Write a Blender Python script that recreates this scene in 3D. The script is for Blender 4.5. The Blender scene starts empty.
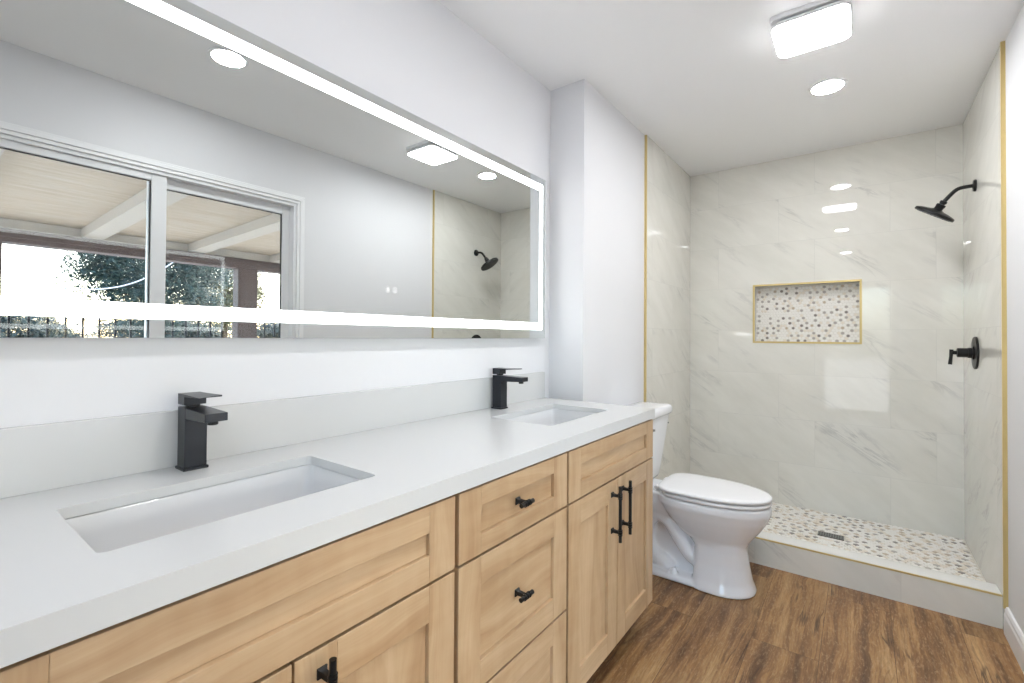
import bpy, bmesh, math, random
from mathutils import Vector, Matrix
random.seed(7)
PI = math.pi
S = bpy.context.scene
COL = S.collection

# ------------------------------------------------------------ key sizes (metres)
CAMX, CAMZ = 1.2489, 1.2014          # camera stands at y = 0
F_PX, YAW, PITCH, ROLL, V0 = 466.0, 0.6423, 0.0115, 0.0068, 331.02
HC = 2.44                             # ceiling
YB, BX = 1.9813, 0.190                # bump-out face (y) and side (x)
YT = 2.765                            # tile starts here
YBACK = 3.679
W = 1.7195                            # tiled right wall
WP = 1.7305                           # painted right wall
TX = 0.203                            # tiled left wall
CURB0, CURB1, CURBZ = 2.7844, 2.895, 0.1393
ZS = 0.066                            # shower floor
ZC = 0.904                            # counter top
XF = 0.560                            # counter front
XD = 0.5565                           # door faces
MX = 0.035                            # mirror face
Y0 = -1.6                             # wall behind the camera

# ------------------------------------------------------------ camera
cd = bpy.data.cameras.new('camera'); cam = bpy.data.objects.new('camera', cd); COL.objects.link(cam)
cd.sensor_fit = 'HORIZONTAL'; cd.sensor_width = 36.0
cd.lens = F_PX / 1024 * 36.0
cd.clip_start = 0.02; cd.clip_end = 300
cd.shift_y = (V0 - 341.5) / 1024.0
fwd0 = Vector((-math.sin(YAW), math.cos(YAW), 0)); rt0 = Vector((math.cos(YAW), math.sin(YAW), 0)); up0 = Vector((0, 0, 1))
fwd = fwd0 * math.cos(PITCH) + up0 * math.sin(PITCH)
up = up0 * math.cos(PITCH) - fwd0 * math.sin(PITCH)
rt = rt0
rt2 = rt * math.cos(ROLL) + up * math.sin(ROLL)
up2 = up * math.cos(ROLL) - rt * math.sin(ROLL)
R = Matrix((rt2, up2, -fwd)).transposed()
cam.matrix_world = Matrix.Translation((CAMX, 0, CAMZ)) @ R.to_4x4()
S.camera = cam

# ------------------------------------------------------------ colour management
S.view_settings.view_transform = 'Standard'
S.view_settings.look = 'None'
S.view_settings.gamma = 1.0
S.view_settings.exposure = 1.48
S.view_settings.use_curve_mapping = False

# ------------------------------------------------------------ sky and sun
world = bpy.data.worlds.new('sky'); S.world = world; world.use_nodes = True
wn = world.node_tree.nodes; wl = world.node_tree.links
sky = wn.new('ShaderNodeTexSky'); sky.sky_type = 'NISHITA'; sky.sun_disc = False
sky.sun_elevation = math.radians(42); sky.sun_rotation = math.radians(60); sky.dust_density = 2.5; sky.air_density = 1.0
wl.new(sky.outputs[0], wn['Background'].inputs[0]); wn['Background'].inputs[1].default_value = 0.62
sl = bpy.data.lights.new('sun', 'SUN'); sl.energy = 2.3; sl.angle = 0.01; sl.color = (1, .95, .87)
so = bpy.data.objects.new('sun', sl); COL.objects.link(so)
so.rotation_euler = (math.radians(46), 0, math.radians(150)); so.location = (8, 4, 9)

L_CAN, L_FAN, L_LED = 70.0, 17.0, 2.8   # radiance of the can lights, the fan light, the mirror strip

# ------------------------------------------------------------ materials
def srgb(r, g, b):
    f = lambda c: (c/255/12.92) if c/255 <= .04045 else ((c/255+.055)/1.055)**2.4
    return (f(r), f(g), f(b), 1)
def mat(name, col=(200,200,200), rough=.5, metal=0, spec=None, coat=0):
    m = bpy.data.materials.new(name); m.use_nodes = True
    p = m.node_tree.nodes['Principled BSDF']
    p.inputs['Base Color'].default_value = srgb(*col); p.inputs['Roughness'].default_value = rough
    p.inputs['Metallic'].default_value = metal
    if spec is not None: p.inputs['Specular IOR Level'].default_value = spec
    if coat: p.inputs['Coat Weight'].default_value = coat; p.inputs['Coat Roughness'].default_value = .05
    return m
class N:
    """tiny node helper"""
    def __init__(s, m): s.t = m.node_tree; s.p = s.t.nodes['Principled BSDF']
    def n(s, ty, **kw):
        x = s.t.nodes.new(ty)
        for k, v in kw.items():
            if k in x.inputs: x.inputs[k].default_value = v
            else: setattr(x, k, v)
        return x
    def l(s, a, b): s.t.links.new(a, b)
    def math(s, op, a, b=None, clamp=False):
        x = s.t.nodes.new('ShaderNodeMath'); x.operation = op; x.use_clamp = clamp
        for i, q in enumerate((a, b)):
            if q is None: continue
            if isinstance(q, (int, float)): x.inputs[i].default_value = q
            else: s.l(q, x.inputs[i])
        return x.outputs[0]
    def ramp(s, fac, stops):
        x = s.t.nodes.new('ShaderNodeValToRGB'); e = x.color_ramp.elements
        while len(e) < len(stops): e.new(.5)
        for i, (p, c) in enumerate(stops): e[i].position = p; e[i].color = c if len(c) == 4 else (*c, 1)
        s.l(fac, x.inputs[0]); return x.outputs[0]
    def mix(s, fac, a, b, mode='MIX'):
        x = s.t.nodes.new('ShaderNodeMix'); x.data_type = 'RGBA'; x.blend_type = mode
        for i, q in ((0, fac), (6, a), (7, b)):
            if isinstance(q, (int, float)): x.inputs[i].default_value = q
            elif isinstance(q, tuple): x.inputs[i].default_value = q
            else: s.l(q, x.inputs[i])
        return x.outputs[2]
    def comb(s, a, b, c=0.0):
        x = s.t.nodes.new('ShaderNodeCombineXYZ')
        for i, q in enumerate((a, b, c)):
            if isinstance(q, (int, float)): x.inputs[i].default_value = q
            else: s.l(q, x.inputs[i])
        return x.outputs[0]
    def pos(s):
        g = s.n('ShaderNodeNewGeometry'); x = s.n('ShaderNodeSeparateXYZ'); s.l(g.outputs['Position'], x.inputs[0]); return x.outputs
    def objpos(s):
        g = s.n('ShaderNodeTexCoord'); x = s.n('ShaderNodeSeparateXYZ'); s.l(g.outputs['Object'], x.inputs[0]); return x.outputs
    def noise(s, vec, scale=5, detail=3, rough=.5, dist=0):
        x = s.n('ShaderNodeTexNoise'); x.inputs['Scale'].default_value = scale; x.inputs['Detail'].default_value = detail
        x.inputs['Roughness'].default_value = rough; x.inputs['Distortion'].default_value = dist
        if vec is not None: s.l(vec, x.inputs['Vector'])
        return x.outputs[0]
    def bump(s, h, strength=.1, dist=.01):
        b = s.n('ShaderNodeBump'); b.inputs['Strength'].default_value = strength; b.inputs['Distance'].default_value = dist
        s.l(h, b.inputs['Height']); s.l(b.outputs[0], s.p.inputs['Normal'])

def paint(name, col, rough=.6, tex=.05):
    m = mat(name, col, rough); k = N(m)
    g = k.n('ShaderNodeNewGeometry')
    k.bump(k.noise(g.outputs['Position'], 26, 4, .6), tex, .004)
    return m
m_wall = paint('white_wall_paint', (224,224,226), .55, .10)
m_ceil = paint('white_ceiling_paint', (246,246,246), .7, .08)
m_trim = mat('white_gloss_trim', (238,238,239), .35)
m_quartz = mat('white_quartz', (206,206,205), .25)
m_ceramic = mat('white_ceramic', (243,244,247), .06, coat=.5)
m_basin = mat('sink_ceramic', (214,214,214), .06, coat=.6)
m_seat = mat('white_toilet_seat', (238,238,239), .22)
m_gold = mat('brushed_gold_trim', (212,190,132), .42, .6)
m_black = mat('matte_black_metal', (9,9,10), .38, 0, .4)
m_gun = mat('brushed_black_metal', (54,56,61), .33, .75)
m_steel = mat('steel', (128,128,124), .35, .9)
m_dark = mat('dark_gap', (70,46,26), .8)
m_vinyl = mat('white_vinyl_frame', (232,233,235), .4)
m_gasket = mat('black_gasket', (25,25,25), .6)
m_alu = mat('mirror_body_edge', (205,207,210), .4, .3)

def marble(name, axis, zo=.554):
    m = mat(name, (226,226,222), .015); k = N(m); P = k.pos()
    a, b = (P[0], P[2]) if axis == 'x' else (P[1], P[2])
    v = k.comb(k.math('ADD', a, .195 if axis == 'x' else .13), k.math('ADD', b, zo))
    br = k.n('ShaderNodeTexBrick'); k.l(v, br.inputs['Vector'])
    br.offset = .35; br.offset_frequency = 2; br.squash = 1
    for q, w_ in (('Scale', 1), ('Mortar Size', .0013), ('Mortar Smooth', .1), ('Bias', 0), ('Brick Width', .6), ('Row Height', .302)): br.inputs[q].default_value = w_
    br.inputs['Color1'].default_value = (0,0,0,1); br.inputs['Color2'].default_value = (1,1,1,1); br.inputs['Mortar'].default_value = (.5,.5,.5,1)
    sep = k.n('ShaderNodeSeparateColor'); k.l(br.outputs['Color'], sep.inputs[0])
    off = k.math('MULTIPLY', sep.outputs[0], 7.3)
    # rotated and stretched coordinates: streaks run down to the right
    ang = math.radians(-36); ca, sa = math.cos(ang), math.sin(ang)
    al = k.math('ADD', k.math('MULTIPLY', a, ca), k.math('MULTIPLY', b, sa))
    ac = k.math('SUBTRACT', k.math('MULTIPLY', b, ca), k.math('MULTIPLY', a, sa))
    sv = k.comb(k.math('MULTIPLY', al, 1.5), k.math('MULTIPLY', ac, 9.0), off)
    n1 = k.noise(sv, 1.6, 5, .62, .55)
    d = k.math('ABSOLUTE', k.math('SUBTRACT', n1, .5))
    vein = k.ramp(d, [(0, (1,1,1)), (.012, (.75,.75,.75)), (.05, (.12,.12,.12)), (.12, (0,0,0))])
    mk = k.noise(k.comb(k.math('MULTIPLY', al, 1.6), k.math('MULTIPLY', ac, 4.5), k.math('ADD', off, 3.1)), 1.5, 2, .5)
    mask = k.ramp(mk, [(.54, (0,0,0)), (.74, (1,1,1))])
    f1 = k.math('MULTIPLY', vein, mask)
    cl = k.noise(k.comb(k.math('MULTIPLY', al, 1.6), k.math('MULTIPLY', ac, 5), k.math('ADD', off, 9)), 1.6, 4, .6)
    cloud = k.ramp(cl, [(.35, srgb(229,227,219)), (.75, srgb(219,217,208))])
    c = k.mix(k.math('MULTIPLY', f1, .46), cloud, srgb(150,150,148))
    c = k.mix(k.math('MULTIPLY', br.outputs['Fac'], .4), c, srgb(204,203,197))
    k.l(c, k.p.inputs['Base Color'])
    k.bump(k.math('SUBTRACT', 1, br.outputs['Fac']), .12, .0008)
    k.p.inputs['IOR'].default_value = 1.52
    return m
m_mx = marble('marble_tile_back', 'x'); m_my = marble('marble_tile_side', 'y')
m_curb = marble('marble_tile_curb', 'x', .70)
m_curbtop = mat('curb_marble_top', (228,227,222), .15)

def floor_mat():
    m = mat('oak_vinyl_plank', (150,115,80), .42); k = N(m); P = k.pos()
    v = k.comb(k.math('ADD', P[1], 4.95), k.math('ADD', P[0], 0.017 + .228*0))
    br = k.n('ShaderNodeTexBrick'); k.l(v, br.inputs['Vector']); br.offset = .37; br.offset_frequency = 2
    for q, w_ in (('Scale', 1), ('Mortar Size', .0008), ('Mortar Smooth', .1), ('Bias', 0), ('Brick Width', 1.52), ('Row Height', .228)): br.inputs[q].default_value = w_
    br.inputs['Color1'].default_value = (0,0,0,1); br.inputs['Color2'].default_value = (1,1,1,1); br.inputs['Mortar'].default_value = (.5,.5,.5,1)
    sep = k.n('ShaderNodeSeparateColor'); k.l(br.outputs['Color'], sep.inputs[0]); rnd = sep.outputs[0]
    off = k.math('MULTIPLY', rnd, 11.7)
    x_, y_ = P[0], P[1]
    vo = k.n('ShaderNodeTexVoronoi'); vo.inputs['Scale'].default_value = 1.0; vo.inputs['Randomness'].default_value = 1
    k.l(k.comb(k.math('MULTIPLY', x_, 4.6), k.math('MULTIPLY', y_, 2.6), off), vo.inputs['Vector'])
    near = k.ramp(vo.outputs['Distance'], [(0, (1,1,1)), (.45, (0,0,0))])
    wob = k.noise(k.comb(k.math('MULTIPLY', x_, 6), k.math('MULTIPLY', y_, 2.2), off), 1.2, 2, .5)
    amp = k.math('ADD', .035, k.math('MULTIPLY', near, .10))
    xx = k.math('ADD', x_, k.math('MULTIPLY', k.math('SUBTRACT', wob, .5), amp))
    fine = k.noise(k.comb(k.math('MULTIPLY', xx, 120), k.math('MULTIPLY', y_, 5), off), 1.6, 5, .7)
    speck = k.noise(k.comb(k.math('MULTIPLY', xx, 90), k.math('MULTIPLY', y_, 22), off), 1.6, 4, .7)
    mid = k.noise(k.comb(k.math('MULTIPLY', xx, 16), k.math('MULTIPLY', y_, .8), k.math('ADD', off, 4)), 1.3, 5, .65, .1)
    blot = k.noise(k.comb(k.math('MULTIPLY', x_, 4), k.math('MULTIPLY', y_, 1.7), k.math('ADD', off, 6)), 1.2, 3, .5)
    tone = k.math('ADD', k.math('MULTIPLY', mid, .65), k.math('MULTIPLY', blot, .35))
    base = k.ramp(tone, [(.38, srgb(84,56,34)), (.47, srgb(132,94,57)), (.54, srgb(166,126,80)), (.64, srgb(190,154,106))])
    c = k.mix(k.math('MULTIPLY', k.ramp(fine, [(.42,(0,0,0)),(.64,(1,1,1))]), .50), base, srgb(106,74,46))
    c = k.mix(k.math('MULTIPLY', k.ramp(speck, [(.50,(0,0,0)),(.68,(1,1,1))]), .35), c, srgb(200,172,132))
    ring = k.math('SINE', k.math('MULTIPLY', k.math('ADD', xx, k.math('MULTIPLY', near, .05)), 420))
    c = k.mix(k.math('MULTIPLY', k.math('MULTIPLY', k.ramp(ring, [(.5,(0,0,0)),(1,(1,1,1))]), near), .45), c, srgb(96,66,40))
    crk = k.noise(k.comb(k.math('MULTIPLY', xx, 14), k.math('MULTIPLY', y_, .9), k.math('ADD', off, 8)), 1.5, 3, .55)
    cm = k.ramp(k.math('ABSOLUTE', k.math('SUBTRACT', crk, .5)), [(0, (1,1,1)), (.03, (0,0,0))])
    mm = k.ramp(k.noise(k.comb(k.math('MULTIPLY', x_, 7), k.math('MULTIPLY', y_, 3), k.math('ADD', off, 2)), 1.2, 3), [(.50,(0,0,0)),(.64,(1,1,1))])
    c = k.mix(k.math('MULTIPLY', k.math('MULTIPLY', cm, mm), .9), c, srgb(66,44,30))
    kn = k.ramp(vo.outputs['Distance'], [(0, (1,1,1)), (.07, (.9,.9,.9)), (.16, (0,0,0))])
    pick = k.math('GREATER_THAN', k.noise(vo.outputs['Position'], 3.1, 1), .42)
    c = k.mix(k.math('MULTIPLY', k.math('MULTIPLY', kn, pick), .85), c, srgb(52,34,24))
    hsv = k.n('ShaderNodeHueSaturation'); k.l(c, hsv.inputs['Color']); k.l(k.math('ADD', k.math('MULTIPLY', rnd, .30), .86), hsv.inputs['Value'])
    c = k.mix(k.math('MULTIPLY', br.outputs['Fac'], .7), hsv.outputs[0], srgb(50,36,26))
    k.l(c, k.p.inputs['Base Color'])
    k.bump(k.math('SUBTRACT', fine, k.math('MULTIPLY', br.outputs['Fac'], 2)), .15, .002)
    return m
m_floor = floor_mat()

def maple(name, axis):
    """light maple; grain along object y ('h') or z ('v')"""
    m = mat(name, (206,170,128), .38); k = N(m); P = k.pos()
    oi = k.n('ShaderNodeObjectInfo'); off = k.math('MULTIPLY', oi.outputs['Random'], 31)
    g, c_ = (P[1], P[2]) if axis == 'h' else (P[2], P[1])
    wob = k.noise(k.comb(k.math('MULTIPLY', g, 1.7), k.math('MULTIPLY', c_, 4), off), 1.2, 2, .5)
    cc = k.math('ADD', c_, k.math('MULTIPLY', k.math('SUBTRACT', wob, .5), .12))
    a = k.noise(k.comb(k.math('MULTIPLY', g, 1.6), k.math('MULTIPLY', cc, 14), off), 1.2, 4, .55, .8)
    fi = k.noise(k.comb(k.math('MULTIPLY', g, 4), k.math('MULTIPLY', cc, 120), off), 1.5, 3, .6)
    fig = k.noise(k.comb(k.math('MULTIPLY', g, 22), k.math('MULTIPLY', c_, 5), off), 1.2, 2, .5)
    c = k.ramp(a, [(.28, srgb(164,130,94)), (.46, srgb(180,149,113)), (.68, srgb(195,166,131))])
    c = k.mix(k.math('MULTIPLY', k.ramp(fi, [(.45,(0,0,0)),(.7,(1,1,1))]), .22), c, srgb(168,130,92))
    c = k.mix(k.math('MULTIPLY', k.ramp(fig, [(.4,(0,0,0)),(.7,(1,1,1))]), .14), c, srgb(210,184,150))
    k.l(c, k.p.inputs['Base Color']); k.bump(fi, .04, .001)
    return m
m_wh, m_wv = maple('maple_grain_horizontal', 'h'), maple('maple_grain_vertical', 'v')

m_case = paint('cabinet_case_gap_shade', (128,92,62), .6, .05)  # case browned so its colour carries the shade of the door gaps
def white_wash():
    m = mat('whitewashed_plywood', (225,212,195), .7); k = N(m); P = k.pos()
    a = k.noise(k.comb(k.math('MULTIPLY', P[0], 22), k.math('MULTIPLY', P[1], 1.6), P[2]), 1.3, 4, .6, .4)
    k.l(k.ramp(a, [(.3, srgb(176,161,143)), (.5, srgb(188,176,160)), (.72, srgb(197,189,177))]), k.p.inputs['Base Color'])
    return m
m_ply = white_wash()
m_rafter = paint('whitewashed_lumber', (194,189,181), .7, .1)
m_brown = paint('brown_stained_timber', (92,78,76), .6, .1)
m_iron = mat('black_iron', (38,42,48), .5, .3)
m_curve = mat('white_curve', (240,240,240), .5)
m_ground = paint('pale_concrete', (178,173,166), .9, .2)
m_bark = paint('bark', (92,74,58), .9, .3)
def leaf(name, c1, c2):
    m = mat(name, c1, .6); k = N(m); g = k.n('ShaderNodeNewGeometry')
    k.l(k.ramp(k.noise(g.outputs['Position'], 3.0, 3), [(.35, srgb(*c1)), (.65, srgb(*c2))]), k.p.inputs['Base Color'])
    return m
m_leaf1 = leaf('blue_green_needles', (38,56,56), (72,94,84))
m_leaf2 = leaf('olive_leaves', (78,82,48), (128,118,74))
m_leaf3 = leaf('hedge_leaves', (48,60,58), (76,86,76))

def emit(name, col, s):
    m = bpy.data.materials.new(name); m.use_nodes = True; nt = m.node_tree; nt.nodes.clear()
    e = nt.nodes.new('ShaderNodeEmission'); o = nt.nodes.new('ShaderNodeOutputMaterial')
    e.inputs[0].default_value = (*col, 1); e.inputs[1].default_value = s; nt.links.new(e.outputs[0], o.inputs[0]); return m
m_can = emit('can_light_lens', (.965, .98, 1), L_CAN)
m_fanl = emit('fan_light_lens', (.97, .98, 1), L_FAN)
m_led = emit('mirror_led_strip', (.97, .985, 1), L_LED)
m_mirror = mat('mirror_silver', (218,221,220), 0.0, 1.0)
def glass():
    m = bpy.data.materials.new('window_glass'); m.use_nodes = True; nt = m.node_tree; nt.nodes.clear()
    tr = nt.nodes.new('ShaderNodeBsdfTransparent'); gl = nt.nodes.new('ShaderNodeBsdfGlossy'); gl.inputs['Roughness'].default_value = 0
    fr = nt.nodes.new('ShaderNodeFresnel'); fr.inputs[0].default_value = 1.45; mx = nt.nodes.new('ShaderNodeMixShader'); o = nt.nodes.new('ShaderNodeOutputMaterial')
    tr.inputs[0].default_value = (.95,.97,.96,1)
    nt.links.new(fr.outputs[0], mx.inputs[0]); nt.links.new(tr.outputs[0], mx.inputs[1]); nt.links.new(gl.outputs[0], mx.inputs[2]); nt.links.new(mx.outputs[0], o.inputs[0]); return m
m_glass = glass()

# ------------------------------------------------------------ mesh helpers
def BM(): return bmesh.new()
def box(bm, x0, x1, y0, y1, z0, z1, mi=0):
    vs = [bm.verts.new((x, y, z)) for x in (x0, x1) for y in (y0, y1) for z in (z0, z1)]
    fs = []
    for q in ((0,1,3,2), (4,6,7,5), (0,4,5,1), (2,3,7,6), (0,2,6,4), (1,5,7,3)):
        f = bm.faces.new([vs[i] for i in q]); f.material_index = mi; fs.append(f)
    return vs, fs
def rings(bm, rs, cap0=True, cap1=True, closed=True, mi=0):
    """skin a list of rings (lists of points of equal length)"""
    V = [[bm.verts.new(p) for p in r] for r in rs]; n = len(V[0])
    for a, b in zip(V, V[1:]):
        for i in range(n if closed else n-1):
            f = bm.faces.new((a[i], a[(i+1) % n], b[(i+1) % n], b[i])); f.material_index = mi
    if cap0: bm.faces.new(V[0][::-1]).material_index = mi
    if cap1: bm.faces.new(V[-1]).material_index = mi
    return V
def circ(c, r, axis, n=32, r2=None):
    c = Vector(c); ax = Vector(axis).normalized(); u = ax.orthogonal().normalized(); w_ = ax.cross(u); r2 = r2 or r
    return [c + u*math.cos(2*PI*i/n)*r + w_*math.sin(2*PI*i/n)*r2 for i in range(n)]
def lathe(bm, c, axis, prof, n=36, mi=0):
    """prof: (distance along axis, radius)"""
    c = Vector(c); ax = Vector(axis).normalized()
    rings(bm, [circ(c + ax*d, max(r, 1e-4), ax, n) for d, r in prof], mi=mi)
def tube(bm, pts, rad, n=16, mi=0):
    pts = [Vector(p) for p in pts]; rad = rad if isinstance(rad, (list, tuple)) else [rad]*len(pts)
    prev = None; R_ = []
    for i, p in enumerate(pts):
        t = (pts[min(i+1, len(pts)-1)] - pts[max(i-1, 0)]).normalized()
        u = t.orthogonal().normalized() if prev is None else (prev - t*prev.dot(t)).normalized()
        prev = u; w_ = t.cross(u)
        R_.append([p + u*math.cos(2*PI*k/n)*rad[i] + w_*math.sin(2*PI*k/n)*rad[i] for k in range(n)])
    rings(bm, R_, mi=mi)
def finish(name, bm, mats, parent=None, bevel=0, smooth=False, seg=2, kind=None, recalc=True, subsurf=0):
    if recalc: bmesh.ops.recalc_face_normals(bm, faces=bm.faces)
    mats = mats if isinstance(mats, (list, tuple)) else [mats]
    xs = [v.co.x for v in bm.verts]; ys = [v.co.y for v in bm.verts]; zs = [v.co.z for v in bm.verts]
    c = Vector(((min(xs)+max(xs))/2, (min(ys)+max(ys))/2, min(zs)))
    for v in bm.verts: v.co -= c
    me = bpy.data.meshes.new(name); bm.to_mesh(me); bm.free()
    for m in mats: me.materials.append(m)
    o = bpy.data.objects.new(name, me); COL.objects.link(o)
    if parent is not None:
        o.parent = parent; base = parent_loc(parent); o.location = c - base
    else: o.location = c
    if smooth:
        for p in me.polygons: p.use_smooth = True
        try: me.set_sharp_from_angle(angle=math.radians(smooth if smooth is not True else 40))
        except Exception: pass
    if bevel:
        b = o.modifiers.new('bevel', 'BEVEL'); b.width = bevel; b.segments = seg; b.limit_method = 'ANGLE'; b.angle_limit = math.radians(35); b.harden_normals = False
    if subsurf:
        s_ = o.modifiers.new('sub', 'SUBSURF'); s_.levels = subsurf; s_.render_levels = subsurf
    if kind: o['kind'] = kind
    return o
def parent_loc(o):
    v = Vector(o.location)
    while o.parent: o = o.parent; v += Vector(o.location)
    return v
def thing(name, label, cat, loc=(0,0,0), group=None):
    o = bpy.data.objects.new(name, None); COL.objects.link(o); o.location = loc; o.empty_display_size = .05
    return tag(o, label, cat, group)
def tag(o, label, cat, group=None, kind=None):
    o['label'] = label; o['category'] = cat
    if group: o['group'] = group
    if kind: o['kind'] = kind
    return o
def bx(name, x0, x1, y0, y1, z0, z1, m, parent=None, bevel=0, **kw):
    bm = BM(); box(bm, x0, x1, y0, y1, z0, z1); return finish(name, bm, m, parent, bevel, **kw)
def copy_tree(o, delta):
    c = o.copy(); COL.objects.link(c); c.location = Vector(o.location) + Vector(delta)
    for ch in list(o.children):
        d = ch.copy(); COL.objects.link(d); d.parent = c
        for g in list(ch.children):
            e = g.copy(); COL.objects.link(e); e.parent = d
    return c
def rrect(cx, cy, hx, hy, r, n=6):
    """rounded rectangle outline, counter-clockwise"""
    pts = []
    for sx, sy, a0 in ((1,1,0), (-1,1,PI/2), (-1,-1,PI), (1,-1,1.5*PI)):
        for i in range(n+1):
            a = a0 + PI/2*i/n
            pts.append((cx + sx*(hx-r) + r*math.cos(a), cy + sy*(hy-r) + r*math.sin(a)))
    return pts

# ------------------------------------------------------------ THE ROOM
ST = 'structure'
T = .12
bx('floor', -.0, WP, Y0, CURB0+.02, -.06, 0, m_floor, kind=ST)
bx('ceiling', -T, WP+T, Y0-T, YBACK+T, HC, HC+.1, m_ceil, kind=ST)
bx('wall_left', -T, 0, Y0, YBACK, -.06, HC, m_wall, kind=ST)
bx('wall_partition', 0, BX, YB, YBACK, -.06, HC, m_wall, kind=ST)
VX0, VX1, VZ1 = .72, 1.66, 2.05       # unseen glazed door, added behind the camera to light the room
bm = BM()
box(bm, -T, VX0, Y0-T, Y0, -.06, HC); box(bm, VX1, WP+T, Y0-T, Y0, -.06, HC)
box(bm, VX0, VX1, Y0-T, Y0, -.06, -.002); box(bm, VX0, VX1, Y0-T, Y0, VZ1, HC)
finish('wall_front', bm, m_wall, kind=ST)
# right wall with the glazed door opening
WY0, WY1, WZ0, WZ1 = 0.10, 1.562, 0.0, 2.045
bm = BM()
box(bm, WP, WP+T, Y0, WY0, -.06, HC)
box(bm, WP, WP+T, WY1, YBACK, -.06, HC)
box(bm, WP, WP+T, WY0, WY1, -.06, WZ0-.002); box(bm, WP, WP+T, WY0, WY1, WZ1, HC)
finish('wall_right', bm, m_wall, kind=ST)
# back wall with the niche recess, tiled
NX0, NX1, NZ0, NZ1, ND = .644, 1.247, 1.176, 1.569, .085
bm = BM()
box(bm, BX, NX0, YBACK, YBACK+T, -.06, HC); box(bm, NX1, WP, YBACK, YBACK+T, -.06, HC)
box(bm, NX0, NX1, YBACK, YBACK+T, -.06, NZ0); box(bm, NX0, NX1, YBACK, YBACK+T, NZ1, HC)
box(bm, NX0, NX1, YBACK+ND, YBACK+T, NZ0, NZ1)
finish('wall_back', bm, m_mx, kind=ST)
# tile on the side walls of the shower
bx('wall_shower_left', BX, TX, YT+.003, YBACK, 0, HC, m_my, kind=ST)
bx('wall_shower_right', W, WP, YT-.003, YBACK, 0, HC, m_my, kind=ST)
# gold edge trims
bx('trim_1', BX, TX+.001, YT-.006, YT+.003, 0, HC, m_gold, kind=ST)
bx('trim_2', W-.003, WP, YT-.013, YT-.003, .100, HC, m_gold, kind=ST)
# curb
bm = BM()
box(bm, TX, W, CURB0, CURB0+.01, 0, CURBZ-.006)
finish('curb_face', bm, m_curb, kind=ST)
bm = BM()
v, f = box(bm, TX, W, CURB0+.004, CURB1, 0.0, CURBZ)
finish('shower_curb', bm, m_curbtop, kind=ST, bevel=.002)
bx('trim_3', TX, W-.001, CURB0-.001, CURB0+.006, CURBZ-.006, CURBZ+.001, m_gold, kind=ST)
bx('shower_floor', TX, W, CURB1-.02, YBACK, -.02, ZS-.002, mat('mosaic_grout', (214,208,196), .7), kind=ST)
# niche gold frame
bm = BM(); t_ = .012
for a in ((NX0-t_+.003, NX1+t_-.003, NZ1-.003, NZ1+t_-.003), (NX0-t_+.003, NX1+t_-.003, NZ0-t_+.003, NZ0+.003), (NX0-t_+.003, NX0+.003, NZ0, NZ1), (NX1-.003, NX1+t_-.003, NZ0, NZ1)):
    box(bm, a[0], a[1], YBACK-.004, YBACK+.006, a[2], a[3])
finish('trim_4', bm, m_gold, kind=ST)
# mosaics: small round marble pieces, one mesh each
def mosaic_mats(p):
    return [mat(p+'_white', (238,235,229), .3), mat(p+'_cream', (230,221,207), .3), mat(p+'_beige', (196,180,158), .3),
            mat(p+'_grey', (178,172,164), .3), mat(p+'_dark', (138,131,124), .3)]
def mosaic(name, mats, to3, a0, a1, b0, b1, pitch, r, weights, skip=None, wob=0):
    bm = BM(); row = 0; b = b0 + pitch*.45
    rng = random.Random(5); dark = []
    while b < b1 - pitch*.3:
        a = a0 + pitch*(.5 if row % 2 else .98)
        while a < a1 - pitch*.3:
            if not (skip and skip(a, b)):
                mi = rng.choices(range(5), weights)[0]
                if mi >= 2 and any((a-p)**2 + (b-q)**2 < (pitch*1.2)**2 for p, q in dark): mi = rng.choice((0, 0, 1))
                if mi >= 2: dark.append((a, b))
                n = 8; rr = r*(1 + rng.uniform(-wob, wob)); ex = 1 + rng.uniform(0, wob*1.2)
                top = [bm.verts.new(to3(a + math.cos(2*PI*(i+.5)/n)*rr*ex*.86, b + math.sin(2*PI*(i+.5)/n)*rr*.86, .003)) for i in range(n)]
                bot = [bm.verts.new(to3(a + math.cos(2*PI*(i+.5)/n)*rr*ex, b + math.sin(2*PI*(i+.5)/n)*rr, 0.0)) for i in range(n)]
                bm.faces.new(top).material_index = mi
                for i in range(n): bm.faces.new((bot[i], bot[(i+1) % n], top[(i+1) % n], top[i])).material_index = mi
            a += pitch
        b += pitch*.866; row += 1
    return finish(name, bm, mats, kind=ST, recalc=True)
mosaic('trim_5', mosaic_mats('niche_mosaic'), lambda a, b, h: (a, YBACK+ND-h-.0005, b), NX0, NX1, NZ0, NZ1, .0200, .0098, (55,12,6,20,7), wob=.05)
DRX, DRY, DRW, DRD = 1.11, 3.262, .062, .03
mosaic('shower_floor_mosaic', mosaic_mats('floor_mosaic'), lambda a, b, h: (a, b, ZS-.002+h), TX, W, CURB1, YBACK, .0250, .0120, (52,16,10,14,8),
       skip=lambda a, b: abs(a-DRX) < DRW+.01 and abs(b-DRY) < DRD+.012, wob=.15)
# niche back grout sheet
bx('trim_6', NX0, NX1, YBACK+ND-.0015, YBACK+ND, NZ0, NZ1, mat('niche_grout', (222,218,210), .6), kind=ST)

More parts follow.
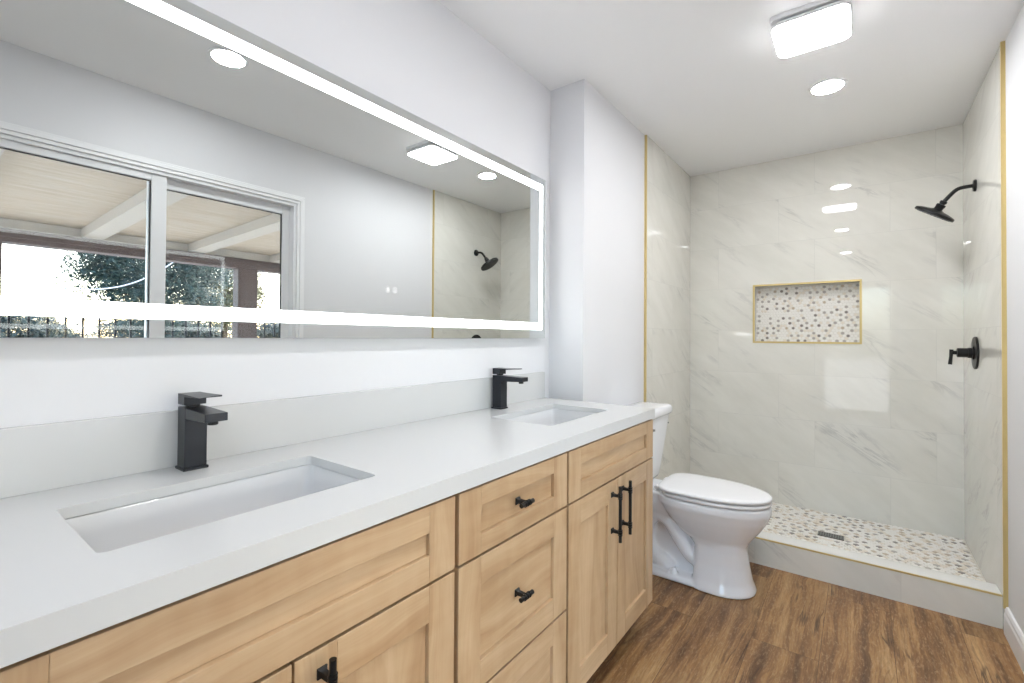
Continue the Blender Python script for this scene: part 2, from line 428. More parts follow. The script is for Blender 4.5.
# baseboards
def baseboard(name, x0, y0, y1, sgn):
    bm = BM(); prof = [(0,0), (.014,0), (.014,.078), (.011,.088), (.011,.098), (.006,.110), (0,.112)]
    rings(bm, [[(x0 + sgn*a, y, z) for a, z in prof] for y in (y0, y1)])
    finish(name, bm, m_trim, kind=ST)
baseboard('baseboard_right', WP, WY1+.05, YT-.016, -1)
baseboard('baseboard_right', WP, Y0, WY0-.05, -1)
baseboard('baseboard_left', 0, Y0, 0.02, 1)
bm = BM(); rings(bm, [[(x, Y0 + a, z) for a, z in [(0,0), (.014,0), (.014,.078), (.011,.088), (.006,.110), (0,.112)]] for x in (.015, VX0-.005)])
finish('baseboard_front', bm, m_trim, kind=ST)

# window (right wall), seen in the mirror
win = bpy.data.objects.new('door_1', None); COL.objects.link(win); win.location = (WP, (WY0+WY1)/2, WZ0); win['kind'] = ST
bm = BM()   # casing with stepped profile
def casing(bm, g, t0, w0, w1):
    y0, y1, z0, z1 = WY0, WY1, WZ0, WZ1
    box(bm, WP-t0, WP, y0-w1, y1+w1, z1+w0, z1+w1)
    box(bm, WP-t0, WP, y0-w1, y0-w0, z0, z1+w0); box(bm, WP-t0, WP, y1+w0, y1+w1, z0, z1+w0)
casing(bm, 0, .012, 0, .018); casing(bm, 0, .018, .018, .038); casing(bm, 0, .013, .038, .05)
finish('door_casing', bm, m_trim, win, bevel=.002)
FX = WP + .035
def frame_rect(bm, x0, x1, y0, y1, z0, z1, wy, wt, wb=None):
    wb = wb or wt
    box(bm, x0, x1, y0, y0+wy, z0, z1); box(bm, x0, x1, y1-wy, y1, z0, z1)
    box(bm, x0, x1, y0+wy, y1-wy, z1-wt, z1); box(bm, x0, x1, y0+wy, y1-wy, z0, z0+wb)
bm = BM(); frame_rect(bm, WP-.002, WP+T, WY0, WY1, WZ0, WZ1, .018, .018); finish('door_frame', bm, m_vinyl, win, bevel=.002)
ym = .826
def sash(name, x0, x1, y0, y1, w, rt_):
    s_ = BM(); frame_rect(s_, x0, x1, y0, y1, WZ0+.018, WZ1-.018, w, rt_, .09)
    so_ = finish(name, s_, m_vinyl, win, bevel=.003)
    g = BM(); frame_rect(g, (x0+x1)/2-.006, (x0+x1)/2+.006, y0+w-.004, y1-w+.004, WZ0+.104, WZ1-.014-rt_, .008, .007)
    finish('gasket', g, m_gasket, so_)
    bx('glass_pane', (x0+x1)/2-.002, (x0+x1)/2+.002, y0+w, y1-w, WZ0+.108, WZ1-.018-rt_, m_glass, so_)
sash('sash', WP+.012, WP+.045, WY0+.018, ym+.040, .066, .034)
sash('sash', WP+.050, WP+.080, ym-.030, WY1-.018, .046, .052)

w2 = bpy.data.objects.new('added_light_door', None); COL.objects.link(w2); w2.location = ((VX0+VX1)/2, Y0, 0); w2['kind'] = ST  # door added out of view to bring daylight in
bm = BM()
for a, b, c, d in ((VX0, VX0+.07, 0, VZ1), (VX1-.07, VX1, 0, VZ1), (VX0+.07, VX1-.07, VZ1-.07, VZ1), (VX0+.07, VX1-.07, 0, .09)): box(bm, a, b, Y0-T+.02, Y0-.04, c, d)
finish('door_frame', bm, m_vinyl, w2, bevel=.002)
bx('glass_pane', VX0+.07, VX1-.07, Y0-.072, Y0-.068, .09, VZ1-.07, m_glass, w2)
# ------------------------------------------------------------ CEILING LIGHTS
def can(x, y, label):
    t = thing('recessed_light', label, 'ceiling light', (x, y, HC-.009), 'recessed ceiling lights')
    bm = BM(); prof = [(0,.062), (-.004,.068), (-.008,.076), (-.012,.079)]
    lathe_open = [circ((x, y, HC - .004 - d*.5), r, (0,0,1), 40) for d, r in [(0.004,.064), (0.006,.070), (.003,.078), (-.012,.080)]]
    lathe_open.append(circ((x, y, HC), .060, (0,0,1), 40)); lathe_open.append(circ((x, y, HC-.004), .062, (0,0,1), 40)); lathe_open.append(lathe_open[0])
    rings(bm, lathe_open, cap0=False, cap1=False); bmesh.ops.remove_doubles(bm, verts=bm.verts, dist=1e-5)
    finish('light_ring', bm, m_trim, t, smooth=60)
    bm = BM(); rings(bm, [circ((x, y, HC-.008), .064, (0,0,1), 40), circ((x, y, HC-.001), .064, (0,0,1), 40)]); finish('lens', bm, m_can, t)
can(1.121, 2.744, 'round recessed ceiling light over the shower curb, beyond the square fan light')
can(1.082, .893, 'round recessed ceiling light above the vanity, seen only as a glow in the mirror')
can(1.08, -.85, 'round recessed ceiling light added unseen behind the viewer to light the entrance end')  # extra lamp, added out of view for more light
fx, fy, fh = 1.096, 2.150, .126
t = thing('exhaust_fan_light', 'square white ceiling exhaust fan with glowing rounded lens', 'fan light', (fx, fy, HC-.045))
bm = BM(); rings(bm, [[(a, b, HC) for a, b in rrect(fx, fy,   .129, .129, .02)], [(a, b, HC-.010) for a, b in rrect(fx, fy,   .129, .129, .02)], [(a, b, HC-.016) for a, b in rrect(fx, fy, .126, .126, .02)]])
finish('housing', bm, m_trim, t, smooth=30)
bm = BM(); rings(bm, [[(a, b, HC-.040) for a, b in rrect(fx, fy, .118, .118, .033)], [(a, b, HC-.043) for a, b in rrect(fx, fy, .125, .125, .035)], [(a, b, HC-.046) for a, b in rrect(fx, fy, .121, .121, .033)]])
finish('lens', bm, m_fanl, t, smooth=60)
bm = BM(); rings(bm, [[(a, b, HC-.024) for a, b in rrect(fx, fy, .121, .121, .03)], [(a, b, HC-.030) for a, b in rrect(fx, fy, .126, .126, .035)], [(a, b, HC-.041) for a, b in rrect(fx, fy, .125, .125, .035)]])
finish('lens_rim', bm, m_trim, t, smooth=30)
bx('lens_mount', fx-.1, fx+.1, fy-.1, fy+.1, HC-.025, HC-.014, m_trim, t)

# ------------------------------------------------------------ MIRROR
MY0, MY1, MZ0, MZ1 = .0, 1.886, 1.193, 1.953
t = thing('led_mirror', 'long wall mirror with glowing white light strip inset along its edge', 'mirror', (.0, (MY0+MY1)/2, MZ0))
bx('mirror_body', 0.001, MX-.005, MY0+.004, MY1-.004, MZ0+.004, MZ1-.004, m_alu, t)
bx('mirror_glass', MX-.005, MX, MY0, MY1, MZ0, MZ1, m_mirror, t)
bm = BM(); q0, q1 = .030, .063; e0, e1 = MX, MX+.0006
box(bm, e0, e1, MY0+q0, MY1-.026, MZ1-q1, MZ1-q0); box(bm, e0, e1, MY0+q0, MY1-.026, MZ0+.040, MZ0+.073)
box(bm, e0, e1, MY0+q0, MY0+q1, MZ0+.073, MZ1-q1); box(bm, e0, e1, MY1-.052, MY1-.026, MZ0+.073, MZ1-q1)
finish('led_strip', bm, m_led, t)
m_icon = emit('backlit_touch_icon', (1,1,1), .42)
for yy, k_ in ((.957, 0), (.984, 1)):
    bm = BM(); c = (MX+.0003, yy, 1.349)
    R1 = circ(c, .0095, (1,0,0), 24); R2 = circ(c, .0080, (1,0,0), 24)
    A = [bm.verts.new(p) for p in R1]; B = [bm.verts.new(p) for p in R2]
    for i in range(24): bm.faces.new((A[i], A[(i+1)%24], B[(i+1)%24], B[i]))
    if k_ == 0:
        box(bm, MX, MX+.0004, yy-.001, yy+.001, 1.345, 1.355); lathe(bm, (MX, yy, 1.349), (1,0,0), [(0,.0045),(.0004,.0045)], 16)
    else:
        for zz in (1.345, 1.349, 1.353): box(bm, MX, MX+.0004, yy-.0045, yy+.0045, zz-.0008, zz+.0008)
    finish('touch_button', bm, m_icon, t)

# ------------------------------------------------------------ VANITY
def shaker(name, y0, y1, z0, z1, parent, stile=.073, rail=.055, horiz=True):
    bm = BM(); x0, x1, xr = XD-.019, XD, XD-.009
    box(bm, x0, x1, y0, y0+stile, z0, z1, 1); box(bm, x0, x1, y1-stile, y1, z0, z1, 1)
    box(bm, x0, x1, y0+stile, y1-stile, z0, z0+rail, 0); box(bm, x0, x1, y0+stile, y1-stile, z1-rail, z1, 0)
    box(bm, x0+.002, xr, y0+stile, y1-stile, z0+rail, z1-rail, 0 if horiz else 1)
    return finish(name, bm, [m_wh, m_wv], parent, bevel=.0012)
def pull(yc_, zc_, parent, bar=.19):
    """vertical bar pull on two posts"""
    bm = BM(); d = .062
    tube(bm, [(XD+.031, yc_, zc_-bar/2), (XD+.031, yc_, zc_+bar/2)], .0058, 14)
    for s in (-1, 1):
        zz = zc_ + s*d
        rings(bm, [[(XD + a, yc_+sy*h, zz+sz*h) for sy, sz in ((-1,-1),(1,-1),(1,1),(-1,1))] for a, h in ((0,.0085),(.003,.0085),(.007,.005),(.026,.0045))])
        tube(bm, [(XD+.031, yc_, zz-.010), (XD+.031, yc_, zz-.006)], .0078, 14); tube(bm, [(XD+.031, yc_, zz+.006), (XD+.031, yc_, zz+.010)], .0078, 14)
        tube(bm, [(XD+.031, yc_, zz-.0035), (XD+.031, yc_, zz+.0035)], .0078, 14)
    return finish('handle', bm, m_black, parent, smooth=40)
def tknob(yc_, zc_, parent):
    bm = BM(); L = .052
    tube(bm, [(XD+.031-.009+.0, yc_-L/2, zc_), (XD+.022, yc_+L/2, zc_)], .0058, 14)
    rings(bm, [[(XD-.009 + a, yc_+sy*h, zc_+sz*h) for sy, sz in ((-1,-1),(1,-1),(1,1),(-1,1))] for a, h in ((0,.0085),(.003,.0085),(.007,.005),(.028,.0045))])
    for o_ in (-.010, 0, .010): tube(bm, [(XD+.022, yc_+o_-.002, zc_), (XD+.022, yc_+o_+.002, zc_)], .0078, 14)
    return finish('knob', bm, m_black, parent, smooth=40)
CZ0, CZ1 = .105, ZC-.038
def carcass(y0, y1, parent, endr=False, endl=False):
    bm = BM()
    box(bm, .002, XD-.020, y0, y0+.016, CZ0, CZ1); box(bm, .002, XD-.020, y1-.016, y1, CZ0, CZ1)
    box(bm, .002, XD-.020, y0+.016, y1-.016, CZ0, CZ0+.016); box(bm, .002, .012, y0+.016, y1-.016, CZ0+.016, CZ1)
    box(bm, XD-.040, XD-.0205, y0+.016, y1-.016, CZ1-.03, CZ1); box(bm, XD-.040, XD-.0205, y0+.016, y1-.016, .694, .712)
    finish('cabinet_body', bm, m_case, parent, bevel=.001)
    bx('toe_kick', .01, XD-.09, y0+.002, y1-.002, 0, CZ0, m_wh, parent)
FT = (.706, CZ1-.006); DR = (.113, .700)
U1, U2, U3 = (.030, .735), (.735, 1.207), (1.207, 1.914)
c1 = thing('sink_cabinet', 'light maple sink cabinet under the nearest sink, left of the drawers', 'cabinet', (.27, sum(U1)/2, 0), 'maple vanity cabinets')
carcass(*U1, c1)
shaker('false_front', .034, .728, *FT, c1)
d_ = shaker('door', .034, .3735, *DR, c1, rail=.073, horiz=False); pull(.3735-.042, .600, d_)
d_ = shaker('door', .3775, .728, *DR, c1, rail=.073, horiz=False); pull(.3775+.045, .600, d_)
c2 = thing('drawer_cabinet', 'light maple three drawer cabinet between the two sink cabinets', 'cabinet', (.27, sum(U2)/2, 0), 'maple vanity cabinets')
carcass(*U2, c2)
for z0, z1, rl in ((FT[0], FT[1], .045), (.403, .700, .062), (.113, .397, .062)):
    d_ = shaker('drawer', .741, 1.2015, z0, z1, c2, rail=rl)
    tknob(.965, (z0+z1)/2 + (.0), d_)
c3 = thing('sink_cabinet', 'light maple sink cabinet beside the toilet, right of the drawers', 'cabinet', (.27, sum(U3)/2, 0), 'maple vanity cabinets')
carcass(*U3, c3)
shaker('false_front', 1.2135, 1.910, *FT, c3, rail=.05)
d_ = shaker('door', 1.2135, 1.556, *DR, c3, rail=.073, horiz=False); pull(1.512, .592, d_)
d_ = shaker('door', 1.560, 1.910, *DR, c3, rail=.073, horiz=False); pull(1.598, .592, d_)

# countertop with two rounded-rectangle cut-outs
SINKS = [(.295, .400, .133, .226), (.295, 1.540, .133, .222)]   # cx, cy, hx, hy
SINKS = [(.293, .399, .133, .227), (.293, 1.545, .133, .222)]
CY0, CY1 = .012, 1.923
bm = BM()
def slab_part(bm, x0, x1, y0, y1, z0, z1, hole):
    """top and bottom faces with a rounded hole, by fanning the outline to the hole"""
    n = 7; H_ = rrect(hole[0], hole[1], hole[2], hole[3], .012, n-1)
    C_ = [(x1, y1), (x0, y1), (x0, y0), (x1, y0)]
    for z, flip in ((z1, False), (z0, True)):
        hv = [bm.verts.new((a, b, z)) for a, b in H_]; cv = [bm.verts.new((a, b, z)) for a, b in C_]
        for k in range(4):
            for i in range(n-1):
                bm.faces.new((cv[k], hv[k*n+i+1], hv[k*n+i]))
            bm.faces.new((cv[k], cv[(k+1) % 4], hv[((k+1) % 4)*n], hv[k*n+n-1]))
        if z == z1: top = hv
        else: bot = hv
    m_ = len(top)
    for i in range(m_): bm.faces.new((top[i], top[(i+1) % m_], bot[(i+1) % m_], bot[i]))
ymid = .97
slab_part(bm, .001, XF, CY0, ymid, ZC-.020, ZC, SINKS[0]); slab_part(bm, .001, XF, ymid, CY1, ZC-.020, ZC, SINKS[1])
def quad(bm, *p): bm.faces.new([bm.verts.new(q) for q in p])
z0_, z1_ = ZC-.020, ZC
quad(bm, (.001,CY0,z0_), (.001,CY0,z1_), (.001,CY1,z1_), (.001,CY1,z0_))
quad(bm, (XF,CY0,z0_), (XF,CY1,z0_), (XF,CY1,z1_), (XF,CY0,z1_))
quad(bm, (.001,CY0,z0_), (XF,CY0,z0_), (XF,CY0,z1_), (.001,CY0,z1_)); quad(bm, (.001,CY1,z0_), (.001,CY1,z1_), (XF,CY1,z1_), (XF,CY1,z0_))
bmesh.ops.remove_doubles(bm, verts=bm.verts, dist=1e-5)
box(bm, XF-.022, XF, CY0, CY1, ZC-.038, ZC-.0199)     # thick front apron
box(bm, .001, XF-.022, CY1-.022, CY1, ZC-.038, ZC-.0199); box(bm, .001, XF-.022, CY0, CY0+.022, ZC-.038, ZC-.0199)
ct = finish('countertop', bm, m_quartz)
tag(ct, 'long white quartz countertop with two rectangular sink cut-outs over maple cabinets', 'countertop')
tag(bx('backsplash', .001, .015, CY0, 1.921, ZC, 1.0287, m_quartz, bevel=.001), 'low white quartz backsplash strip along the wall below the mirror', 'backsplash')

def sink(cx, cy, hx, hy, label):
    t = thing('undermount_sink', label, 'sink', (cx, cy, ZC-.165), 'rectangular undermount sinks')
    bm = BM(); zt = ZC-.0205
    P_ = lambda e, z, r, dz=0: [(a, b, z) for a, b in rrect(cx, cy, hx+e, hy+e, r, 6)]
    prof = [(.024, zt, .03), (.003, zt, .024), (.0, zt-.004, .022), (-.006, zt-.035, .026), (-.018, zt-.085, .034), (-.034, zt-.112, .045), (-.058, zt-.124, .05), (-.105, zt-.128, .027)]
    rs = [P_(e, z, r) for e, z, r in prof]
    prof2 = [(-.10, zt-.140, .03), (-.055, zt-.138, .05), (-.022, zt-.122, .04), (-.004, zt-.085, .034), (.010, zt-.03, .03), (.024, zt-.010, .03)]
    rings(bm, rs, cap0=False, cap1=True)
    rings(bm, [P_(e, z, r) for e, z, r in prof2[::-1]], cap0=False, cap1=True)
    # close the outer lip
    A = P_(.024, zt, .03); B = P_(.024, zt-.010, .03); rings(bm, [A, B], cap0=False, cap1=False)
    bmesh.ops.remove_doubles(bm, verts=bm.verts, dist=1e-5)
    finish('basin', bm, m_basin, t, smooth=60)
    bm = BM(); lathe(bm, (cx, cy, zt-.1285), (0,0,1), [(0,.022),(.003,.022),(.004,.018),(.0045,.001)], 28); finish('drain_stopper', bm, m_black, t, smooth=40)
sink(*SINKS[0], 'white rectangular undermount sink below the nearest black tap')
sink(*SINKS[1], 'white rectangular undermount sink at the toilet end of the counter')

def faucet(cx, cy, m, label):
    t = thing('faucet', label, 'faucet', (cx, cy, ZC), 'black square faucets')
    h = .0215
    bx('base_plate', cx-.0245, cx+.0245, cy-.0245, cy+.0245, ZC, ZC+.006, m, t, bevel=.001)
    bx('faucet_body', cx-h, cx+h, cy-h, cy+h, ZC+.006, ZC+.137, m, t, bevel=.0012)
    bm = BM()
    rings(bm, [[(cx+h, cy-h, ZC+.113), (cx+h, cy+h, ZC+.113), (cx+h, cy+h, ZC+.137), (cx+h, cy-h, ZC+.137)],
               [(cx+.127, cy-h, ZC+.117), (cx+.127, cy+h, ZC+.117), (cx+.127, cy+h, ZC+.134), (cx+.127, cy-h, ZC+.134)]])
    sp = finish('spout', bm, m, t, bevel=.0012)
    bm = BM(); lathe(bm, (cx+.108, cy, ZC+.1085), (0,0,1), [(0,.0085),(.001,.010),(.009,.010)], 20); finish('aerator', bm, m_black, sp, smooth=40)
    bm = BM(); lathe(bm, (cx, cy, ZC+.137), (0,0,1), [(0,.014),(.005,.014)], 24); finish('cartridge_neck', bm, m_black, t, smooth=40)
    bm = BM(); z = ZC+.142
    rings(bm, [[(cx-h, cy+s*h, zz) for s, zz in ((-1,z),(1,z),(1,z+.024),(-1,z+.024))],
               [(cx+.014, cy+s*h, zz) for s, zz in ((-1,z),(1,z),(1,z+.024),(-1,z+.024))],
               [(cx+.0145, cy+s*h, zz) for s, zz in ((-1,z+.018),(1,z+.018),(1,z+.024),(-1,z+.024))],
               [(cx+.097, cy+s*h, zz) for s, zz in ((-1,z+.0225),(1,z+.0225),(1,z+.026),(-1,z+.0225))]])
    finish('handle', bm, m, t, bevel=.001)
faucet(.056, .408, m_gun, 'square black single lever faucet behind the nearest sink')
faucet(.054, 1.516, m_gun, 'square black single lever faucet behind the sink near the toilet')

# ------------------------------------------------------------ TOILET (local: X out from the wall, Y sideways)
TXW, TYC = BX+.012, 2.45
def egg(xb, xf_, hw, n=40, nb=2.6, xw=None):
    """outline: round front, squarer back; xw = x of widest point"""
    xw = xw if xw is not None else xb + (xf_-xb)*.42
    pts = []
    for i in range(n):
        a = 2*PI*i/n; c, s = math.cos(a), math.sin(a)
        if c >= 0: x = xw + (xf_-xw)*c; y = hw*(abs(s)**(.96))*(1 if s >= 0 else -1)
        else:
            x = xw - (xw-xb)*abs(c)**(2/nb); y = hw*abs(s)**(2/nb)*(1 if s >= 0 else -1)
        pts.append((TXW + x, TYC + y))
    return pts
toilet = thing('toilet', 'white two piece toilet with closed lid between the vanity and shower curb', 'toilet', (TXW+.36, TYC, 0))
bm = BM()
lev = [(.24, .420, .712, .105, .30), (.24, .400, .716, .110, .30)]
def ring_at(z, xb, xf_, hw, nb=2.6, xw=None): return [(a, b, z) for a, b in egg(xb, xf_, hw, nb=nb, xw=xw)]
# bowl
rings(bm, [ring_at(.165, .40, .612, .095, 3), ring_at(.205, .37, .614, .100, 3), ring_at(.235, .34, .628, .108), ring_at(.262, .30, .648, .124), ring_at(.30, .26, .676, .145), ring_at(.340, .23, .700, .164),
           ring_at(.376, .21, .715, .177), ring_at(.385, .205, .718, .180), ring_at(.412, .205, .718, .180), ring_at(.420, .205, .712, .174)])
# pedestal
rings(bm, [ring_at(.0, .38, .655, .136, 5, .50), ring_at(.012, .38, .655, .136, 5, .50), ring_at(.05, .385, .640, .122, 5, .50), ring_at(.12, .39, .626, .108, 5, .50), ring_at(.19, .39, .615, .101, 5, .50), ring_at(.25, .38, .615, .10, 5, .50)])
# foot plate towards the wall
rings(bm, [[(TXW+a, TYC+b, z) for a, b in rrect(.26, 0, .21, e, .04)] for z, e in ((0, .125), (.018, .125), (.028, .115), (.03, .10))])
# deck under the tank
rings(bm, [[(TXW+a, TYC+b, z) for a, b in rrect(.165, 0, .155-d, .115-d, .03)] for z, d in ((.300, .03), (.33, .01), (.36, 0), (.412, 0), (.420, .006))])
# central web and trapway
box(bm, TXW+.06, TXW+.45, TYC-.035, TYC+.035, .01, .36)
def spline(P_, n=10):
    out = []
    for i in range(len(P_)-1):
        p0, p1, p2, p3 = P_[max(i-1,0)], P_[i], P_[i+1], P_[min(i+2, len(P_)-1)]
        for k in range(n):
            t_ = k/n; out.append(tuple(.5*((2*b) + (-a+c)*t_ + (2*a-5*b+4*c-d)*t_*t_ + (-a+3*b-3*c+d)*t_**3) for a, b, c, d in zip(p0, p1, p2, p3)))
    out.append(P_[-1]); return out
trap = spline([(.46, .10), (.38, .12), (.32, .19), (.26, .27), (.20, .29), (.15, .24), (.14, .15), (.18, .08), (.24, .05), (.27, .02)], 8)
for s in (-1, 1):
    tube(bm, [(TXW+a, TYC+s*.045, z) for a, z in trap], .040, 16)
    trap2 = spline([(.42, .24), (.36, .26), (.31, .31), (.27, .36)], 6)
    tube(bm, [(TXW+a, TYC+s*.085, z) for a, z in trap2], .022, 12)
    lathe(bm, (TXW+.30, TYC+s*.093, .025), (0,0,1), [(0,.018),(.02,.017),(.030,.012),(.033,.002)], 20)
bowl = finish('bowl', bm, m_ceramic, toilet, smooth=True)
rm = bowl.modifiers.new('remesh', 'REMESH'); rm.mode = 'VOXEL'; rm.voxel_size = .0055; rm.use_smooth_shade = True
sm = bowl.modifiers.new('smooth', 'SMOOTH'); sm.factor = .5; sm.iterations = 6
# seat and lid
ZR = .421
def plate(name, z0, z1, xb, xf_, hw, r, parent, nb=4.5, dome=0, m=m_seat):
    bm = BM(); prof = [(z0, r*.8), (z0+r*.4, r*.15), ((z0+z1)/2, 0), (z1-r*.5, r*.2), (z1, r*1.3)]
    rs = [ring_at(z, xb+d, xf_-d, hw-d, nb) for z, d in prof]
    if dome: rs += [ring_at(z1+dome*k, xb+.03+e, xf_-.03-e*1.4, hw-.03-e, nb) for k, e in ((.5, 0), (.9, .045), (1.0, .085))]
    rings(bm, rs); return finish(name, bm, m, parent, smooth=60)
plate('seat', ZR+.003, ZR+.019, .240, .718, .179, .006, toilet)
plate('lid', ZR+.025, ZR+.042, .222, .720, .181, .006, toilet, dome=.004)
for s in (-1, 1):
    bm = BM(); lathe(bm, (TXW+.205, TYC+s*.075-.014, ZR+.012), (0,1,0), [(0,.008),(.002,.012),(.026,.012),(.028,.008)], 18)
    finish('hinge', bm, m_seat, toilet, smooth=40)
# tank, tapered towards the bottom
bm = BM(); TZ0, TZ1 = .424, .776
def tr(z, k, d=0):  # k: 0 bottom, 1 top
    hx = .066 + .022*k; hy = .165 + .037*k; cx = .012 + hx + 0.0
    return [(TXW+a, TYC+b, z) for a, b in rrect(cx, 0, hx-d, hy-d, .035-.5*d, 8)]
rings(bm, [tr(TZ0, 0, .016), tr(TZ0+.006, .0, .005), tr(TZ0+.02, .04, 0)] + [tr(TZ0+(TZ1-TZ0)*k, k) for k in (.25, .5, .75, 1)])
tank = finish('tank', bm, m_ceramic, toilet, smooth=50)
bm = BM()
def lr(z, d): return [(TXW+a, TYC+b, z) for a, b in rrect(.100, 0, .100-d, .212-d, .03, 8)]
rings(bm, [lr(TZ1-.001, .010), lr(TZ1+.004, .004), lr(TZ1+.014, 0), lr(TZ1+.036, 0), lr(TZ1+.047, .006), lr(TZ1+.052, .02), lr(TZ1+.053, .06)])
finish('tank_lid', bm, m_ceramic, toilet, smooth=60)
xf_t = TXW+.012+.176
bm = BM(); lathe(bm, (xf_t-.004, TYC+.164, TZ1-.050), (1,0,-.05), [(0,.0045),(.005,.0045),(.0055,.003)], 16); finish('tank_emblem', bm, m_steel, tank, smooth=40)
bm = BM(); lathe(bm, (xf_t-.005, TYC-.155, TZ1-.045), (1,0,0), [(0,.014),(.012,.014),(.014,.010)], 18)
rings(bm, [[(xf_t+.006+a, TYC-.155+q, TZ1-.045+b-q*.12) for a, b in ((0,-.006),(.008,-.006),(.008,.006),(0,.006))] for q in (-.008, .07)])
finish('flush_lever', bm, m_steel, tank, bevel=.001)

# ------------------------------------------------------------ SHOWER FITTINGS
SY = 3.30
t = thing('rain_shower', 'round black rain shower head on a bent arm from the right tiled wall', 'shower head', (W-.05, SY, 1.97))
zf = 1.985
bm = BM(); lathe(bm, (W, SY, zf), (-1,0,0), [(0,.030),(.006,.030),(.010,.027),(.012,.011),(.014,.010)], 32); finish('wall_flange', bm, m_black, t, smooth=35)
arm = spline([(W-.008, zf), (W-.045, zf-.001), (W-.068, zf-.007), (W-.088, zf-.024), (W-.120, zf-.063)], 6)
bm = BM(); tube(bm, [(a, SY, z) for a, z in arm], .0095, 16); finish('shower_arm', bm, m_black, t, smooth=40)
ax = Vector((-.56, .20, -.85)).normalized(); c0 = Vector((W-.118, SY, zf-.060))
bm = BM(); lathe(bm, c0, ax, [(0,.012),(.002,.016),(.012,.016),(.014,.013),(.018,.013),(.020,.021),(.030,.021),(.034,.019),(.046,.019),(.049,.028),(.055,.040)], 28); finish('swivel_joint', bm, m_black, t, smooth=35)
bm = BM(); lathe(bm, c0+ax*.050, ax, [(0,.030),(.006,.062),(.012,.084),(.016,.091),(.028,.0915),(.030,.088),(.0305,.076)], 48); fc = finish('spray_face', bm, m_black, t, smooth=35)
# nozzles under the plate
bm = BM(); u_ = ax.orthogonal().normalized(); w_ = ax.cross(u_)
for rr, nn in ((.015,6), (.03,12), (.046,18), (.062,24), (.074,28)):
    for i in range(nn):
        p = c0 + ax*.0800 + u_*math.cos(2*PI*i/nn)*rr + w_*math.sin(2*PI*i/nn)*rr
        lathe(bm, p, ax, [(0,.0024),(.0025,.0014)], 6)
finish('nozzles', bm, m_gun, fc)
VZ = 1.133
t = thing('shower_valve', 'black round shower valve with a lever handle on the right tiled wall', 'shower valve', (W-.04, SY+.012, VZ-.085))
vy = SY+.012
bm = BM(); lathe(bm, (W, vy, VZ), (-1,0,0), [(0,.083),(.006,.083),(.009,.080),(.0095,.030)], 48); finish('escutcheon', bm, m_black, t, smooth=35)
bm = BM(); lathe(bm, (W-.009, vy, VZ), (-1,0,0), [(0,.034),(.006,.034),(.008,.027),(.022,.027),(.024,.024),(.060,.024),(.063,.021)], 36)
finish('valve_sleeve', bm, m_black, t, smooth=35)
bm = BM(); tube(bm, [(W-.070, vy, VZ), (W-.092, vy, VZ)], .010, 16)
tube(bm, [(W-.092, vy, VZ+.016), (W-.094, vy, VZ-.02), (W-.098, vy, VZ-.062)], [.0085, .0075, .0085], 14)
finish('lever_handle', bm, m_black, t, smooth=40)
t = thing('shower_drain', 'rectangular steel drain grate in the mosaic shower floor', 'drain', (DRX, DRY, ZS))
bx('drain_frame', DRX-DRW, DRX+DRW, DRY-DRD, DRY+DRD, ZS-.003, ZS+.001, mat('drain_dark', (60,60,58), .6), t)
bm = BM(); frame_rect_ = [(DRX-DRW, DRX+DRW, DRY-DRD, DRY-DRD+.006), (DRX-DRW, DRX+DRW, DRY+DRD-.006, DRY+DRD), (DRX-DRW, DRX-DRW+.006, DRY-DRD, DRY+DRD), (DRX+DRW-.006, DRX+DRW, DRY-DRD, DRY+DRD)]
for a in frame_rect_: box(bm, a[0], a[1], a[2], a[3], ZS+.001, ZS+.004)
for i in range(9):
    xx = DRX-DRW+.014 + i*(2*DRW-.028)/8; box(bm, xx-.0028, xx+.0028, DRY-DRD+.006, DRY+DRD-.006, ZS+.001, ZS+.0035)
box(bm, DRX-DRW, DRX+DRW, DRY-.003, DRY+.003, ZS+.001, ZS+.0037)
finish('drain_grate', bm, m_steel, t)

# ------------------------------------------------------------ OUTSIDE (seen through the window, in the mirror)
OX = WP + T + .003; BXO = W + 3.0
g = bx('ground', -25, OX+40, -30, 35, -.25, -.13, m_ground, kind=ST)
pc = thing('patio_cover', 'whitewashed wooden patio roof on brown posts outside the window', 'patio cover', (BXO, 2.0, -.13))
zW, zB = 2.262, 2.190
slope = (zW-zB)/(BXO-OX)
bm = BM()
rings(bm, [[(x, y, z) for x, z in ((OX, zW), (BXO+.35, zB-slope*.35), (BXO+.35, zB-slope*.35+.03), (OX, zW+.03))] for y in (-.35, 7.5)])
finish('roof_deck', bm, m_ply, pc)
for i in range(8):
    y = .20 + .875*i
    bm = BM(); rings(bm, [[(x, yy, z) for x, z in ((OX, zW-.001), (BXO-.001, zB-.001), (BXO-.001, zB-.088), (OX, zW-.088))] for yy in (y, y+.15)])
    finish('rafter', bm, m_rafter, pc)
bx('header_board', BXO-.001, BXO+.02, -.35, 7.5, 2.100, 2.188, m_rafter, pc)
bm = BM(); box(bm, BXO-.03, BXO+.14, -.35, 7.5, 1.985, 2.102); box(bm, BXO-.055, BXO-.03, -.35, 7.5, 2.025, 2.065)
finish('beam', bm, m_brown, pc, bevel=.006)
for y in (.43, 2.46, 4.6, 6.7): bx('post', BXO-.02, BXO+.12, y, y+.14 + (.08 if y == 2.46 else 0) , -.13, 1.985, m_brown, pc, bevel=.004)
fn = thing('fence', 'black iron picket fence beyond the patio posts', 'fence', (BXO+.30, 2, -.13))
FXo = BXO+.30
bx('fence_rail', FXo-.015, FXo+.015, -2.5, 7.0, 1.385, 1.415, m_iron, fn); bx('fence_rail', FXo-.015, FXo+.015, -2.5, 7.0, .08, .11, m_iron, fn)
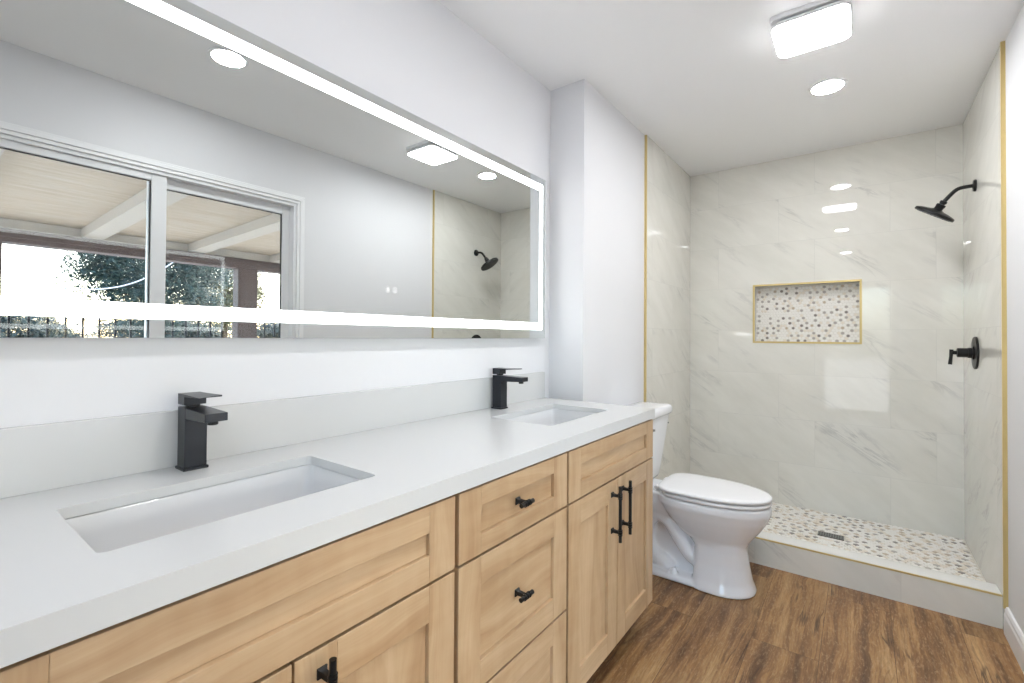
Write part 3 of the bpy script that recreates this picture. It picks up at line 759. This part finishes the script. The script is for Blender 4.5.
for i in range(76):
    y = -2.5 + i*.126; bx('picket', FXo-.008, FXo+.008, y-.008, y+.008, -.13, 1.385, m_iron, fn)
def foliage(bm, c, rad, n, size, rng, shell=.45):
    c = Vector(c)
    # foliage in clumps
    clumps = []
    for i in range(max(8, n//90)):
        d = Vector((rng.gauss(0,1), rng.gauss(0,1), rng.gauss(0,1))).normalized()*rng.uniform(shell, 1)
        clumps.append(c + Vector((d.x*rad[0], d.y*rad[1], d.z*rad[2])))
    for i in range(n):
        p = rng.choice(clumps) + Vector((rng.gauss(0,1)*rad[0], rng.gauss(0,1)*rad[1], rng.gauss(0,1)*rad[2]))*.11
        u = Vector((rng.gauss(0,1), rng.gauss(0,1), rng.gauss(0,1))).normalized(); v = u.orthogonal().normalized(); s = size*rng.uniform(.5, 1.3)
        vs = [bm.verts.new(p + u*s*a + v*s*b) for a, b in ((-1,0), (0,.30), (1,0), (0,-.30))]
        bm.faces.new(vs)
    return clumps
def tree(x, y, zc_, rad, n, size, m, label, seed, trunk=.12):
    rng = random.Random(seed); t = thing('tree', label, 'tree', (x, y, -.13), 'trees beyond the fence')
    bm = BM(); cl = foliage(bm, (x, y, zc_), rad, n, size, rng); finish('foliage', bm, m, t, recalc=False)
    bm = BM(); tube(bm, [(x, y, -.13), (x+.05, y-.04, zc_*.4), (x, y, zc_), (x+.05, y, zc_+rad[2]*.7)], [trunk, trunk*.75, trunk*.5, trunk*.12], 10)
    for p in cl[:26]:
        s = Vector((x, y, max(.6, min(p.z-.25, zc_+rad[2]*.4)))); mid = (s+p)/2 + Vector((0,0,.08)); tube(bm, [s, mid, p], [trunk*.3, trunk*.18, trunk*.06], 6)
    finish('trunk', bm, m_bark, t, smooth=50)
tree(W+9.0, 3.35, 2.75, (1.2, 1.45, 1.5), 42000, .052, m_leaf1, 'dense blue green tree beyond the fence, left of the brown post in the mirror', 3)
tree(W+12.2, 6.0, 2.8, (1.1, 1.15, 1.4), 26000, .052, m_leaf2, 'yellowish olive tree beyond the fence, right beside the brown post in the mirror', 4)
tree(W+15, 1.4, 1.25, (1.2, 1.9, .62), 9000, .09, m_leaf3, 'low grey green tree far behind the fence at the left end of the mirror', 5, .1)
tree(W+17, 6.0, 1.25, (1.0, 2.4, .62), 9000, .09, m_leaf3, 'low grey green tree far behind the two tall trees', 6, .1)
tree(W+17.5, 11.2, 1.3, (1.2, 2.2, .6), 8000, .09, m_leaf3, 'low grey green tree far away, right of the brown post in the mirror', 8, .1)
bm = BM(); pts = []
for i in range(31):
    y = 1.22 + i*.05; pts.append((W+4.8, y, 1.745 + .42*(y-1.38)**2 + .12*max(0, y-1.7)**2))
tube(bm, pts, .008, 8); tag(finish('curve', bm, m_curve, smooth=50), 'thin white cable sagging in front of the blue green tree', 'curve')  # thin white curved tube in front of the tree
